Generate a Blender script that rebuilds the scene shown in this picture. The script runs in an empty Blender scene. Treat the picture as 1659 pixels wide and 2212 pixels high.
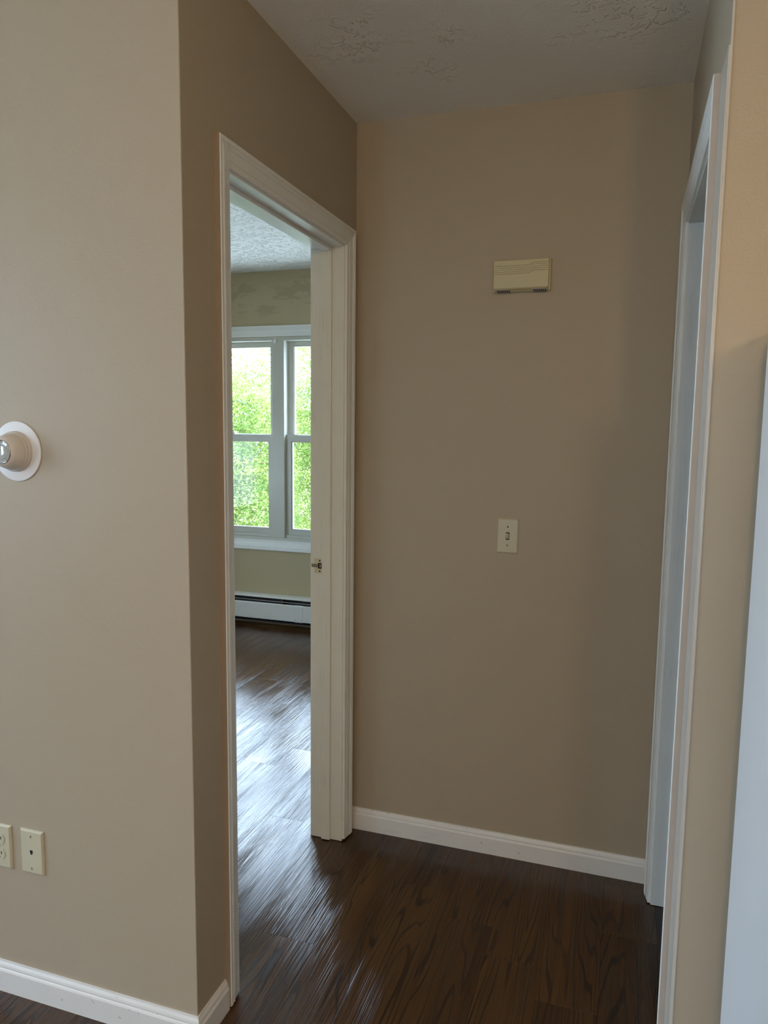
import bpy, bmesh, math, random
from mathutils import Vector, Matrix

S = bpy.context.scene
C = S.collection
random.seed(7)

# ------------------------------------------------------------------ camera
YAW, PITCH, ROLL, FPX = -0.3166, 0.1158, 0.0116, 1597.1
CAM = Vector((0.8936, -2.3957, 1.4563))
cyw, syw = math.cos(YAW), math.sin(YAW)
fwd = Vector((syw * math.cos(PITCH), cyw * math.cos(PITCH), -math.sin(PITCH)))
rgt = Vector((cyw, -syw, 0))
upv = rgt.cross(fwd)
cr, sr = math.cos(ROLL), math.sin(ROLL)
r2 = cr * rgt + sr * upv
u2 = -sr * rgt + cr * upv
cd = bpy.data.cameras.new('camera')
cam = bpy.data.objects.new('camera', cd)
C.objects.link(cam)
m = Matrix((r2, u2, -fwd)).transposed().to_4x4()
m.translation = CAM
cam.matrix_world = m
cd.sensor_fit = 'HORIZONTAL'
cd.sensor_width = 36.0
cd.lens = FPX * 36.0 / 1659.0
cd.clip_start = 0.02
S.camera = cam

# ------------------------------------------------------------------ sky, exposure
w = bpy.data.worlds.new('overcast_sky')
S.world = w
w.use_nodes = True
bg = w.node_tree.nodes['Background']
bg.inputs[0].default_value = (0.72, 0.93, 1.19, 1)
bg.inputs[1].default_value = 20.0
# overcast sky: three times as bright overhead as at the horizon
_t = w.node_tree
_tc = _t.nodes.new('ShaderNodeTexCoord')
_sx = _t.nodes.new('ShaderNodeSeparateXYZ')
_mr = _t.nodes.new('ShaderNodeMapRange')
_mr.inputs['To Min'].default_value = 1 / 3
_mr.inputs['To Max'].default_value = 1.0
_ml = _t.nodes.new('ShaderNodeVectorMath')
_ml.operation = 'SCALE'
_ml.inputs[0].default_value = (0.72, 0.93, 1.19)
_t.links.new(_tc.outputs['Generated'], _sx.inputs[0])
_t.links.new(_sx.outputs[2], _mr.inputs['Value'])
_t.links.new(_mr.outputs[0], _ml.inputs['Scale'])
_t.links.new(_ml.outputs[0], bg.inputs[0])
S.view_settings.view_transform = 'Standard'
S.view_settings.look = 'None'
S.view_settings.gamma = 1.0
S.view_settings.use_curve_mapping = False
S.view_settings.exposure = 0.24

LAMP_W = 16.0          # warm floor lamp, behind the camera to the right
FILL_PENDANT_W = 29.0       # added warm fill for the hall, a pendant behind the camera

# ------------------------------------------------------------------ room sizes
H = 2.44               # ceiling of hall and living room
HB = 2.52              # ceiling of the bedroom
W = 1.0243             # niche width
Y1 = -1.0244           # living room face of the wall with the thermostat
YR = -0.9937           # kitchen face of the wall on the right
T = 0.112              # wall thickness
YB = 2.40              # window wall of the bedroom
HD = 2.0885            # top of the door casings
XL, XR, YS = -2.45, 3.6, -5.6


def portal(name, loc, rot, sx, sy):
    l = bpy.data.lights.new(name, 'AREA')
    l.shape = 'RECTANGLE'
    l.size, l.size_y = sx, sy
    l.cycles.is_portal = True
    o = bpy.data.objects.new(name, l)
    o.location = loc
    o.rotation_euler = rot
    C.objects.link(o)


# ------------------------------------------------------------------ materials
def mat(name):
    mt = bpy.data.materials.new(name)
    mt.use_nodes = True
    nt = mt.node_tree
    return mt, nt, nt.nodes['Principled BSDF']


def N(nt, t, **kw):
    n = nt.nodes.new(t)
    for k, v in kw.items():
        setattr(n, k, v)
    return n


def noise(nt, vec, scale, detail=2.0, rough=0.5, dist=0.0):
    n = N(nt, 'ShaderNodeTexNoise')
    n.inputs['Scale'].default_value = scale
    n.inputs['Detail'].default_value = detail
    n.inputs['Roughness'].default_value = rough
    n.inputs['Distortion'].default_value = dist
    if vec is not None:
        nt.links.new(vec, n.inputs['Vector'])
    return n.outputs['Fac']


def mapping(nt, vec, scale=(1, 1, 1), rot=(0, 0, 0)):
    n = N(nt, 'ShaderNodeMapping')
    n.inputs['Scale'].default_value = scale
    n.inputs['Rotation'].default_value = rot
    nt.links.new(vec, n.inputs['Vector'])
    return n.outputs[0]


def math_(nt, op, a, b=None, c=None):
    n = N(nt, 'ShaderNodeMath', operation=op)
    for i, v in enumerate((a, b, c)):
        if v is None:
            continue
        if isinstance(v, (int, float)):
            n.inputs[i].default_value = v
        else:
            nt.links.new(v, n.inputs[i])
    return n.outputs[0]


def ramp(nt, fac, lo, hi, a=0.0, b=1.0):
    n = N(nt, 'ShaderNodeMapRange', interpolation_type='SMOOTHSTEP')
    nt.links.new(fac, n.inputs['Value'])
    n.inputs['From Min'].default_value = lo
    n.inputs['From Max'].default_value = hi
    n.inputs['To Min'].default_value = a
    n.inputs['To Max'].default_value = b
    return n.outputs[0]


def mix(nt, fac, a, b):
    n = N(nt, 'ShaderNodeMix', data_type='RGBA')
    if isinstance(fac, (int, float)):
        n.inputs[0].default_value = fac
    else:
        nt.links.new(fac, n.inputs[0])
    for i, v in ((6, a), (7, b)):
        if isinstance(v, tuple):
            n.inputs[i].default_value = (*v, 1)
        else:
            nt.links.new(v, n.inputs[i])
    return n.outputs[2]


def bump(nt, bsdf, height, strength, dist=0.001, prev=None):
    n = N(nt, 'ShaderNodeBump')
    n.inputs['Strength'].default_value = strength
    n.inputs['Distance'].default_value = dist
    nt.links.new(height, n.inputs['Height'])
    if prev is not None:
        nt.links.new(prev, n.inputs['Normal'])
    nt.links.new(n.outputs[0], bsdf.inputs['Normal'])
    return n.outputs[0]


def plain(name, col, rough=0.4, metal=0.0, var=0.06, bscale=0, bstr=0.0):
    mt, nt, b = mat(name)
    g = N(nt, 'ShaderNodeNewGeometry').outputs['Position']
    f = noise(nt, g, 30, 2)
    c2 = tuple(max(0, x * (1 - var)) for x in col)
    nt.links.new(mix(nt, f, col, c2), b.inputs['Base Color'])
    b.inputs['Roughness'].default_value = rough
    b.inputs['Metallic'].default_value = metal
    if bscale:
        bump(nt, b, noise(nt, g, bscale, 2), bstr)
    return mt


def wall_paint(name, col, patches=False):
    mt, nt, b = mat(name)
    g = N(nt, 'ShaderNodeNewGeometry').outputs['Position']
    f = noise(nt, g, 1.3, 2)
    c2 = tuple(x * 0.965 for x in col)
    c = mix(nt, f, col, c2)
    if patches:
        # uneven touch-up strokes of darker paint below the bedroom ceiling
        sx = N(nt, 'ShaderNodeSeparateXYZ')
        nt.links.new(g, sx.inputs[0])
        pn = noise(nt, mapping(nt, g, (4.5, 1, 11), (0, 0.35, 0)), 1.0, 3, 0.6, 1.2)
        k = ramp(nt, pn, 0.53, 0.62)
        band = math_(nt, 'MULTIPLY', ramp(nt, sx.outputs[2], 2.18, 2.26), ramp(nt, sx.outputs[2], 2.42, 2.48, 1, 0))
        k = math_(nt, 'MULTIPLY', math_(nt, 'MULTIPLY', k, band), 0.75)
        c = mix(nt, k, c, tuple(x * 0.78 for x in col))
    nt.links.new(c, b.inputs['Base Color'])
    b.inputs['Roughness'].default_value = 0.46
    b.inputs['Specular IOR Level'].default_value = 0.4
    h1 = noise(nt, g, 260, 3, 0.55)
    h2 = noise(nt, g, 60, 2)
    h = math_(nt, 'ADD', h1, math_(nt, 'MULTIPLY', h2, 0.8))
    bump(nt, b, h, 0.42, 0.0012)
    return mt


PAINT = (0.458, 0.385, 0.284)
M_wall = wall_paint('taupe_wall_paint', PAINT)
M_wallb = wall_paint('taupe_wall_paint_with_touch_ups', (0.49, 0.405, 0.25), True)


def ceiling_mat(name, col, scale, dist, lo, hi, base):
    mt, nt, b = mat(name)
    g = N(nt, 'ShaderNodeNewGeometry').outputs['Position']
    b.inputs['Base Color'].default_value = (*col, 1)
    b.inputs['Roughness'].default_value = 0.75
    # short trowel ridges left standing in scattered patches
    a = noise(nt, g, scale, 2, 0.5, 0.8)
    rid = ramp(nt, a, 0.54, 0.62)
    patch = ramp(nt, noise(nt, g, 3.2, 3, 0.6), lo, hi, base, 1.0)
    fine = noise(nt, g, 150, 2)
    h = math_(nt, 'ADD', math_(nt, 'MULTIPLY', rid, patch), math_(nt, 'MULTIPLY', fine, 0.22))
    bump(nt, b, h, 0.9, dist)
    return mt


M_ceil = ceiling_mat('ceiling_plaster', (0.90, 0.88, 0.82), 40, 0.0036, 0.52, 0.66, 0.06)
M_ceilb = ceiling_mat('stippled_ceiling_plaster', (0.84, 0.85, 0.81), 32, 0.016, 0.30, 0.6, 0.6)


def trim_paint(name, col, rough=0.32):
    mt, nt, b = mat(name)
    g = N(nt, 'ShaderNodeNewGeometry').outputs['Position']
    st = noise(nt, mapping(nt, g, (160, 160, 3.0)), 1.0, 3, 0.6)
    bl = noise(nt, g, 9, 3, 0.6)
    k = math_(nt, 'MULTIPLY', ramp(nt, st, 0.45, 0.7), ramp(nt, bl, 0.45, 0.68))
    c = mix(nt, math_(nt, 'MULTIPLY', k, 0.40), col, tuple(x * y for x, y in zip(col, (0.72, 0.71, 0.70))))
    nt.links.new(c, b.inputs['Base Color'])
    b.inputs['Roughness'].default_value = rough
    h = math_(nt, 'ADD', math_(nt, 'MULTIPLY', st, 0.6), noise(nt, g, 70, 2))
    bump(nt, b, h, 0.18, 0.001)
    return mt


M_trim = trim_paint('white_trim_enamel', (0.84, 0.85, 0.815))


def base_paint():
    mt, nt, b = mat('white_baseboard_enamel')
    g = N(nt, 'ShaderNodeNewGeometry').outputs['Position']
    st = noise(nt, mapping(nt, g, (4.0, 4.0, 150)), 1.0, 3, 0.6)
    bl = noise(nt, g, 11, 3, 0.6)
    k = math_(nt, 'MULTIPLY', ramp(nt, st, 0.48, 0.72), ramp(nt, bl, 0.45, 0.66))
    c = mix(nt, math_(nt, 'MULTIPLY', k, 0.5), (0.80, 0.79, 0.765), (0.56, 0.55, 0.54))
    chips = ramp(nt, noise(nt, g, 70, 2), 0.715, 0.74)
    c = mix(nt, math_(nt, 'MULTIPLY', chips, 0.6), c, (0.30, 0.27, 0.24))
    nt.links.new(c, b.inputs['Base Color'])
    b.inputs['Roughness'].default_value = 0.35
    bump(nt, b, math_(nt, 'ADD', st, noise(nt, g, 60, 2)), 0.18, 0.001)
    return mt


M_base = base_paint()
M_edge = plain('old_tan_wall_paint', (0.34, 0.26, 0.185), 0.45, 0, 0.15)
M_edge2 = plain('pinkish_old_wall_paint', (0.50, 0.435, 0.375), 0.45, 0, 0.08)
M_filler = trim_paint('off_white_filler_paint', (0.56, 0.51, 0.44))
M_vinyl = plain('off_white_window_vinyl', (0.60, 0.60, 0.53), 0.3, 0, 0.03)
M_fridge = plain('white_appliance_enamel', (0.87, 0.88, 0.89), 0.38, 0, 0.03, 420, 0.06)
M_gasket = plain('grey_rubber', (0.30, 0.30, 0.30), 0.6)
M_black = plain('black_hole_shade', (0.006, 0.005, 0.004), 0.7)  # black faces stand in for the shade inside holes and slots
M_dark = plain('dark_grey_metal', (0.05, 0.05, 0.05), 0.5)
M_ivory = plain('ivory_plastic', (0.60, 0.555, 0.40), 0.35, 0, 0.05)
M_ivory2 = plain('yellowed_ivory_plastic', (0.62, 0.55, 0.33), 0.38, 0, 0.05)
M_pale = plain('pale_vent_plastic', (0.58, 0.56, 0.52), 0.4)
M_white = plain('white_plastic', (0.79, 0.78, 0.79), 0.3, 0, 0.02)
M_cream = plain('cream_plastic', (0.66, 0.605, 0.545), 0.33, 0, 0.03)
M_chrome = plain('brushed_chrome', (0.72, 0.73, 0.74), 0.16, 1.0, 0.05)
M_steel = plain('painted_steel', (0.72, 0.71, 0.64), 0.34, 0, 0.03)
M_fin = plain('dull_aluminium_fins', (0.09, 0.09, 0.09), 0.5, 0.3)
M_brass = plain('worn_brass', (0.33, 0.27, 0.18), 0.4, 0.8)
M_strike = plain('cream_painted_metal', (0.72, 0.68, 0.52), 0.35)
M_caulk = plain('grey_caulk', (0.30, 0.27, 0.24), 0.7)


def glass_mat():
    mt = bpy.data.materials.new('window_glass')
    mt.use_nodes = True
    nt = mt.node_tree
    nt.nodes.clear()
    out = N(nt, 'ShaderNodeOutputMaterial')
    tr = N(nt, 'ShaderNodeBsdfTransparent')
    tr.inputs[0].default_value = (0.94, 0.96, 0.95, 1)
    gl = N(nt, 'ShaderNodeBsdfGlossy')
    gl.inputs['Roughness'].default_value = 0.0
    fr = N(nt, 'ShaderNodeFresnel')
    fr.inputs[0].default_value = 1.45
    mx = N(nt, 'ShaderNodeMixShader')
    nt.links.new(fr.outputs[0], mx.inputs[0])
    nt.links.new(tr.outputs[0], mx.inputs[1])
    nt.links.new(gl.outputs[0], mx.inputs[2])
    nt.links.new(mx.outputs[0], out.inputs[0])
    return mt


M_glass = glass_mat()


def clear_plastic():
    mt, nt, b = mat('clear_lens_plastic')
    b.inputs['Base Color'].default_value = (0.60, 0.64, 0.65, 1)
    b.inputs['Roughness'].default_value = 0.08
    b.inputs['Metallic'].default_value = 0.25
    b.inputs['Coat Weight'].default_value = 1.0
    return mt


M_lens = clear_plastic()


def wood():
    mt, nt, b = mat('dark_brown_wood_print_vinyl')
    tc = N(nt, 'ShaderNodeTexCoord').outputs['Object']
    oi = N(nt, 'ShaderNodeObjectInfo').outputs['Random']
    cx = N(nt, 'ShaderNodeCombineXYZ')
    nt.links.new(math_(nt, 'MULTIPLY', oi, 47.0), cx.inputs[0])
    nt.links.new(math_(nt, 'MULTIPLY', oi, 131.0), cx.inputs[1])
    nt.links.new(math_(nt, 'MULTIPLY', oi, 19.0), cx.inputs[2])
    va = N(nt, 'ShaderNodeVectorMath', operation='ADD')
    nt.links.new(tc, va.inputs[0])
    nt.links.new(cx.outputs[0], va.inputs[1])
    v = va.outputs[0]
    # cathedral figure: contour lines of a noise field drawn out along the board
    field = noise(nt, mapping(nt, v, (10.0, 0.75, 1)), 1.0, 1.6, 0.42, 0.25)
    rings = math_(nt, 'PINGPONG', math_(nt, 'MULTIPLY', field, 20.0), 0.5)
    lines = ramp(nt, rings, 0.03, 0.16, 1, 0)
    gate = ramp(nt, noise(nt, mapping(nt, v, (16, 0.8, 1)), 1.0, 2), 0.30, 0.56)
    lines = math_(nt, 'MULTIPLY', lines, gate)
    streak = ramp(nt, noise(nt, mapping(nt, v, (34, 0.6, 1)), 1.0, 3, 0.55, 0.3), 0.58, 0.72)
    knots = ramp(nt, noise(nt, mapping(nt, v, (30, 3.2, 1)), 1.0, 1.5), 0.72, 0.82)
    fib = noise(nt, mapping(nt, v, (330, 5.0, 1)), 1.0, 3, 0.6)
    fib2 = noise(nt, mapping(nt, v, (120, 2.2, 1)), 1.0, 3, 0.6)
    tone = noise(nt, mapping(nt, v, (9, 0.9, 1)), 1.0, 2)
    tint = math_(nt, 'ADD', math_(nt, 'MULTIPLY', oi, 0.16), math_(nt, 'MULTIPLY', tone, 0.85))
    c = mix(nt, ramp(nt, tint, 0.2, 0.8), (0.044, 0.017, 0.005), (0.094, 0.040, 0.011))
    c = mix(nt, math_(nt, 'MULTIPLY', ramp(nt, fib, 0.40, 0.70), 0.30), c, (0.028, 0.011, 0.004))
    c = mix(nt, math_(nt, 'MULTIPLY', ramp(nt, fib2, 0.50, 0.72), 0.45), c, (0.026, 0.010, 0.004))
    c = mix(nt, math_(nt, 'MULTIPLY', lines, 0.86), c, (0.010, 0.003, 0.0015))
    c = mix(nt, math_(nt, 'MULTIPLY', streak, 0.55), c, (0.012, 0.004, 0.002))
    c = mix(nt, math_(nt, 'MULTIPLY', knots, 0.85), c, (0.005, 0.002, 0.001))
    nt.links.new(c, b.inputs['Base Color'])
    pos = N(nt, 'ShaderNodeNewGeometry').outputs['Position']
    haze = noise(nt, mapping(nt, pos, (5, 2.0, 1)), 1.0, 4, 0.6)
    r = ramp(nt, haze, 0.35, 0.7, 0.14, 0.25)
    nt.links.new(r, b.inputs['Roughness'])
    b.inputs['IOR'].default_value = 1.54
    # embossed pores running along the board, a few of them merging into broader furrows
    pores = ramp(nt, noise(nt, mapping(nt, v, (400, 3.4, 1)), 1.0, 2, 0.5), 0.40, 0.66)
    pores2 = ramp(nt, noise(nt, mapping(nt, v, (210, 2.4, 1)), 1.0, 2, 0.5), 0.40, 0.66)
    furrow = noise(nt, mapping(nt, v, (55, 1.6, 1)), 1.0, 2, 0.5)
    amt = ramp(nt, noise(nt, mapping(nt, v, (14, 1.5, 1)), 1.0, 2), 0.38, 0.66, 0.25, 1.0)
    h = math_(nt, 'ADD', math_(nt, 'MULTIPLY', math_(nt, 'MULTIPLY', pores, amt), 0.45), math_(nt, 'ADD', math_(nt, 'MULTIPLY', math_(nt, 'MULTIPLY', pores2, amt), 0.75), math_(nt, 'MULTIPLY', furrow, 0.07)))
    bump(nt, b, h, 1.0, 0.0007)
    return mt


M_wood = wood()


def leaf_mat(name, a, b_, tr):
    mt = bpy.data.materials.new(name)
    mt.use_nodes = True
    nt = mt.node_tree
    nt.nodes.clear()
    out = N(nt, 'ShaderNodeOutputMaterial')
    g = N(nt, 'ShaderNodeNewGeometry').outputs['Position']
    f = ramp(nt, noise(nt, g, 3.2, 3, 0.7), 0.36, 0.64)
    c = mix(nt, f, a, b_)
    d = N(nt, 'ShaderNodeBsdfDiffuse')
    t = N(nt, 'ShaderNodeBsdfTranslucent')
    nt.links.new(c, d.inputs[0])
    nt.links.new(mix(nt, 0.5, c, tr), t.inputs[0])
    mx = N(nt, 'ShaderNodeMixShader')
    mx.inputs[0].default_value = 0.45
    nt.links.new(d.outputs[0], mx.inputs[1])
    nt.links.new(t.outputs[0], mx.inputs[2])
    nt.links.new(mx.outputs[0], out.inputs[0])
    return mt


M_leaf = leaf_mat('young_green_leaves', (0.112, 0.205, 0.055), (0.24, 0.285, 0.075), (0.27, 0.34, 0.08))
M_bark = plain('grey_bark', (0.20, 0.185, 0.165), 0.85, 0, 0.4, 30, 0.8)
M_bounce = plain('pale_bounce_ground', (0.50, 0.49, 0.46), 0.9, 0, 0.15)  # ground colour made pale to throw light up at the ceilings
M_brick = plain('pinkish_siding', (0.42, 0.27, 0.22), 0.8, 0, 0.15)
M_roof = plain('pale_grey_shingles', (0.50, 0.49, 0.48), 0.8, 0, 0.2)

# ------------------------------------------------------------------ mesh helpers
ORG = {}


class MB:
    def __init__(s):
        s.v, s.f, s.m, s.mi = [], [], [], 0

    def quadloft(s, rows, closed_cols=False, closed_rows=False):
        base = len(s.v)
        n = len(rows[0])
        for r in rows:
            s.v += [tuple(p) for p in r]
        R = len(rows)
        for i in range(R if closed_rows else R - 1):
            for j in range(n if closed_cols else n - 1):
                a = base + i * n + j
                b = base + i * n + (j + 1) % n
                c = base + ((i + 1) % R) * n + (j + 1) % n
                d = base + ((i + 1) % R) * n + j
                s.f.append((a, b, c, d))
                s.m.append(s.mi)
        return base

    def ngon(s, pts):
        base = len(s.v)
        s.v += [tuple(p) for p in pts]
        s.f.append(tuple(range(base, base + len(pts))))
        s.m.append(s.mi)

    def box(s, x0, x1, y0, y1, z0, z1):
        b = len(s.v)
        s.v += [(x, y, z) for z in (z0, z1) for y in (y0, y1) for x in (x0, x1)]
        for f in ((0, 2, 3, 1), (4, 5, 7, 6), (0, 1, 5, 4), (2, 6, 7, 3), (0, 4, 6, 2), (1, 3, 7, 5)):
            s.f.append(tuple(b + i for i in f))
            s.m.append(s.mi)

    def prism(s, poly, fn, t0, t1):
        """extrude the 2D polygon from t0 to t1; fn(a, b, t) -> xyz"""
        A = [fn(a, b, t0) for a, b in poly]
        B = [fn(a, b, t1) for a, b in poly]
        s.quadloft([A, B], closed_cols=True)
        s.ngon(A)
        s.ngon(B[::-1])

    def lathe(s, prof, fn, n=48, cap=True):
        """prof: (radius, depth); fn(a, b, d) -> xyz"""
        rows = [[fn(r * math.cos(2 * math.pi * k / n), r * math.sin(2 * math.pi * k / n), d) for k in range(n)] for r, d in prof]
        s.quadloft(rows, closed_cols=True)
        if cap:
            s.ngon(rows[-1])
            s.ngon(rows[0][::-1])

    def tube(s, pts, rad, n=7):
        rows = []
        for i, p in enumerate(pts):
            p = Vector(p)
            t = (Vector(pts[min(i + 1, len(pts) - 1)]) - Vector(pts[max(i - 1, 0)])).normalized()
            a = t.cross(Vector((0.31, 0.95, 0.05))).normalized()
            b = t.cross(a)
            r = rad[i] if isinstance(rad, (list, tuple)) else rad
            rows.append([p + a * r * math.cos(2 * math.pi * k / n) + b * r * math.sin(2 * math.pi * k / n) for k in range(n)])
        s.quadloft(rows, closed_cols=True)
        s.ngon(rows[0][::-1])
        s.ngon(rows[-1])

    def build(s, name, mats, parent=None, bevel=0.0, segs=2, smooth=False, loc=None):
        if not isinstance(mats, (list, tuple)):
            mats = [mats]
        me = bpy.data.meshes.new(name)
        o = bpy.data.objects.new(name, me)
        C.objects.link(o)
        off = ORG.get(parent.name, Vector((0, 0, 0))) if parent else Vector(loc or (0, 0, 0))
        me.from_pydata([tuple(Vector(p) - off) for p in s.v], [], s.f)
        for i, p in enumerate(me.polygons):
            p.material_index = s.m[i]
        for mt in mats:
            me.materials.append(mt)
        bm = bmesh.new()
        bm.from_mesh(me)
        bmesh.ops.remove_doubles(bm, verts=bm.verts, dist=1e-6)
        bmesh.ops.recalc_face_normals(bm, faces=bm.faces)
        if bevel:
            ed = [e for e in bm.edges if len(e.link_faces) == 2 and e.calc_face_angle(0) > 0.6]
            bmesh.ops.bevel(bm, geom=ed, offset=bevel, segments=segs, affect='EDGES', profile=0.5, clamp_overlap=True)
        bm.to_mesh(me)
        bm.free()
        if smooth:
            me.shade_smooth()
            me.set_sharp_from_angle(angle=0.65)
        if parent:
            o.parent = parent
            ORG[o.name] = off
        else:
            o.location = off
            ORG[o.name] = off
        return o


def thing(name, label, cat, loc=(0, 0, 0), group=None, kind=None):
    o = bpy.data.objects.new(name, None)
    C.objects.link(o)
    o.location = loc
    o.empty_display_size = 0.05
    ORG[o.name] = Vector(loc)
    o['label'] = label
    if cat:
        o['category'] = cat
    if group:
        o['group'] = group
    if kind:
        o['kind'] = kind
    return o


def struct(o, label):
    o['kind'] = 'structure'
    o['label'] = label
    return o


# ------------------------------------------------------------------ floor
PW, PL = 0.1524, 0.9144
X0 = -0.0274
b = MB()
b.box(XL - 0.2, XR + 0.2, YS - 0.2, YB + 0.3, -0.15, -0.0042)
b.box(XL - 0.2, XR + 0.2, YS - 0.2, -3.40, -0.0042, -0.0002)
b.box(2.42, XR + 0.2, -3.40, YR, -0.0042, -0.0002)
floor = b.build('floor', M_wood)
struct(floor, 'glossy dark brown wood-look vinyl plank floor')
hw = PW / 2 - 0.0001
hl = PL / 2 - 0.00015
ch = 0.00035
pv = [(-hw, -hl, -0.004), (hw, -hl, -0.004), (hw, hl, -0.004), (-hw, hl, -0.004),
      (-hw, -hl, -ch), (hw, -hl, -ch), (hw, hl, -ch), (-hw, hl, -ch),
      (-hw + ch, -hl + ch, 0), (hw - ch, -hl + ch, 0), (hw - ch, hl - ch, 0), (-hw + ch, hl - ch, 0)]
pf = [(0, 1, 5, 4), (1, 2, 6, 5), (2, 3, 7, 6), (3, 0, 4, 7), (4, 5, 9, 8), (5, 6, 10, 9), (6, 7, 11, 10), (7, 4, 8, 11), (8, 9, 10, 11)]
pm = bpy.data.meshes.new('plank')
pm.from_pydata(pv, [], pf)
pm.materials.append(M_wood)
JOINT = {-4: 0.346, -3: 0.526, -2: -0.030, -1: 0.21, 0: -0.616, 1: -0.93, 2: -0.258, 3: -0.377, 4: -0.50, 5: -0.618, 6: -0.30}
for k in range(-16, 16):
    xc = X0 + PW * (k + 0.5)
    j = JOINT.get(k, random.uniform(0, PL))
    y = j - PL * math.ceil((j + 3.40) / PL) + PL / 2
    ymax = (YB + 0.25) if xc < -0.03 else (0.12 if xc < W else 1.0)
    while y - PL / 2 < ymax:
        hidden = (xc < -0.3 and -1.0 < y - PL / 2 and y + PL / 2 < -0.9)
        if xc > W + 0.2 and y - PL / 2 > 0.0:
            y += PL
            continue
        if not hidden and y > -3.35:
            o = bpy.data.objects.new('plank', pm)
            C.objects.link(o)
            o.parent = floor
            o.location = (xc, y, 0)
        y += PL

# ------------------------------------------------------------------ walls and ceilings
JN, JF = -0.838, -0.107          # left doorway: near and far jamb faces
KN, KF = -0.827, -0.118          # right doorway
JH = 2.026                       # underside of the head jambs
JT = 0.018


def wall(name, boxes, label, m_=M_wall):
    q = MB()
    for bx in boxes:
        q.box(*bx)
    return struct(q.build(name, m_), label)


wall('wall_front', [(XL - T, -T, Y1, Y1 + T, 0, HB + 0.02), (-T, 0, Y1, Y1 + T, 0, HB + 0.02)],
     'taupe living room wall holding the thermostat')
wall('wall_left', [(-T, 0, Y1 + T, JN - JT, 0, HB), (-T, 0, JN - JT, JF + JT, JH + JT, HB), (-T, 0, JF + JT, YB, 0, HB)],
     'taupe hall wall around the left doorway')
wall('wall_back', [(0, W + T, 0, T, 0, H)], 'taupe wall at the end of the hall')
wall('wall_right', [(W, W + T, YR + T, KN - JT, 0, H), (W, W + T, KN - JT, KF + JT, JH + JT, H), (W, W + T, KF + JT, 0, 0, H)],
     'taupe hall wall around the right doorway')
wall('wall_kitchen', [(W, XR + T, YR, YR + T, 0, H)], 'tan wall behind the refrigerator')
wall('wall_closet', [(2.3, 2.3 + T, YR + T, 1.0, 0, H), (W + T, 2.3 + T, 1.0, 1.0 + T, 0, H), (W, W + T, T, 1.0 + T, 0, H)],
     'taupe walls of the small room beyond the right doorway')
WX0, WX1 = -2.245, -0.705        # bedroom window opening
WZ0, WZ1 = 0.615, 2.068
WT = 0.17
wall('wall_window', [(XL - T, WX0, YB, YB + WT, 0, HB), (WX1, 0, YB, YB + WT, 0, HB), (WX0, WX1, YB, YB + WT, 0, WZ0), (WX0, WX1, YB, YB + WT, WZ1, HB)],
     'taupe bedroom wall with the twin window', M_wallb)
BW = [(0.10, 1.45)]
bx = [(XL - T, XL, Y1 + T, BW[0][0], 0, HB), (XL - T, XL, BW[0][1], YB, 0, HB)]
for a, c in BW:
    bx += [(XL - T, XL, a, c, 0, WZ0), (XL - T, XL, a, c, WZ1, HB)]
wall('wall_bedroom_side', bx, 'side wall of the bedroom with a window')
# living room windows, left of and behind the camera
LW = [(-2.75, -1.65), (-4.35, -3.25)]
LZ0, LZ1 = 0.80, 2.28
bx = [(XL - T, XL, YS, LW[1][0], 0, H), (XL - T, XL, LW[1][1], LW[0][0], 0, H), (XL - T, XL, LW[0][1], Y1, 0, H)]
for a, c in LW:
    bx += [(XL - T, XL, a, c, 0, LZ0), (XL - T, XL, a, c, LZ1, H)]
wall('wall_living_side', bx, 'living room wall with two windows')
RW = [(-0.6, 0.25)]
RZ0, RZ1 = 0.35, 2.2
bx = [(XL - T, RW[0][0], YS - T, YS, 0, H), (RW[0][1], XR + T, YS - T, YS, 0, H)]
for a, c in RW:
    bx += [(a, c, YS - T, YS, 0, RZ0), (a, c, YS - T, YS, RZ1, H)]
wall('wall_rear', bx, 'rear living room wall with a window')
wall('wall_kitchen_side', [(XR, XR + T, YS, YR, 0, H)], 'plain wall at the far side of the kitchen')
q = MB()
q.box(XL - T, XR + T, YS - T, Y1 + 0.03, H, H + 0.2)
q.box(-0.05, 2.3 + T, Y1 + 0.03, 1.0 + T, H, H + 0.2)
struct(q.build('ceiling', M_ceil), 'lightly textured off-white hall ceiling')
q = MB()
q.box(XL - T, 0, Y1 + 0.04, YB + WT, HB, HB + 0.12)
struct(q.build('ceiling', M_ceilb), 'heavily stippled bedroom ceiling')

# ------------------------------------------------------------------ baseboards
BP = [(0, 0), (0.0125, 0), (0.0125, 0.056), (0.0105, 0.060), (0.0085, 0.062), (0.0090, 0.066), (0.0075, 0.071), (0.0040, 0.0765), (0.0035, 0.0795), (0, 0.0795)]


def baseboard(name, fn, t0, t1, label, m0=0, m1=0):
    """m0, m1: mitre at either end, in run length per unit of depth"""
    q = MB()
    A = [fn(d, z, t0 + m0 * d) for d, z in BP]
    B = [fn(d, z, t1 + m1 * d) for d, z in BP]
    q.quadloft([A, B], closed_cols=True)
    q.ngon(A)
    q.ngon(B[::-1])
    return struct(q.build(name, M_base), label)


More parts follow.
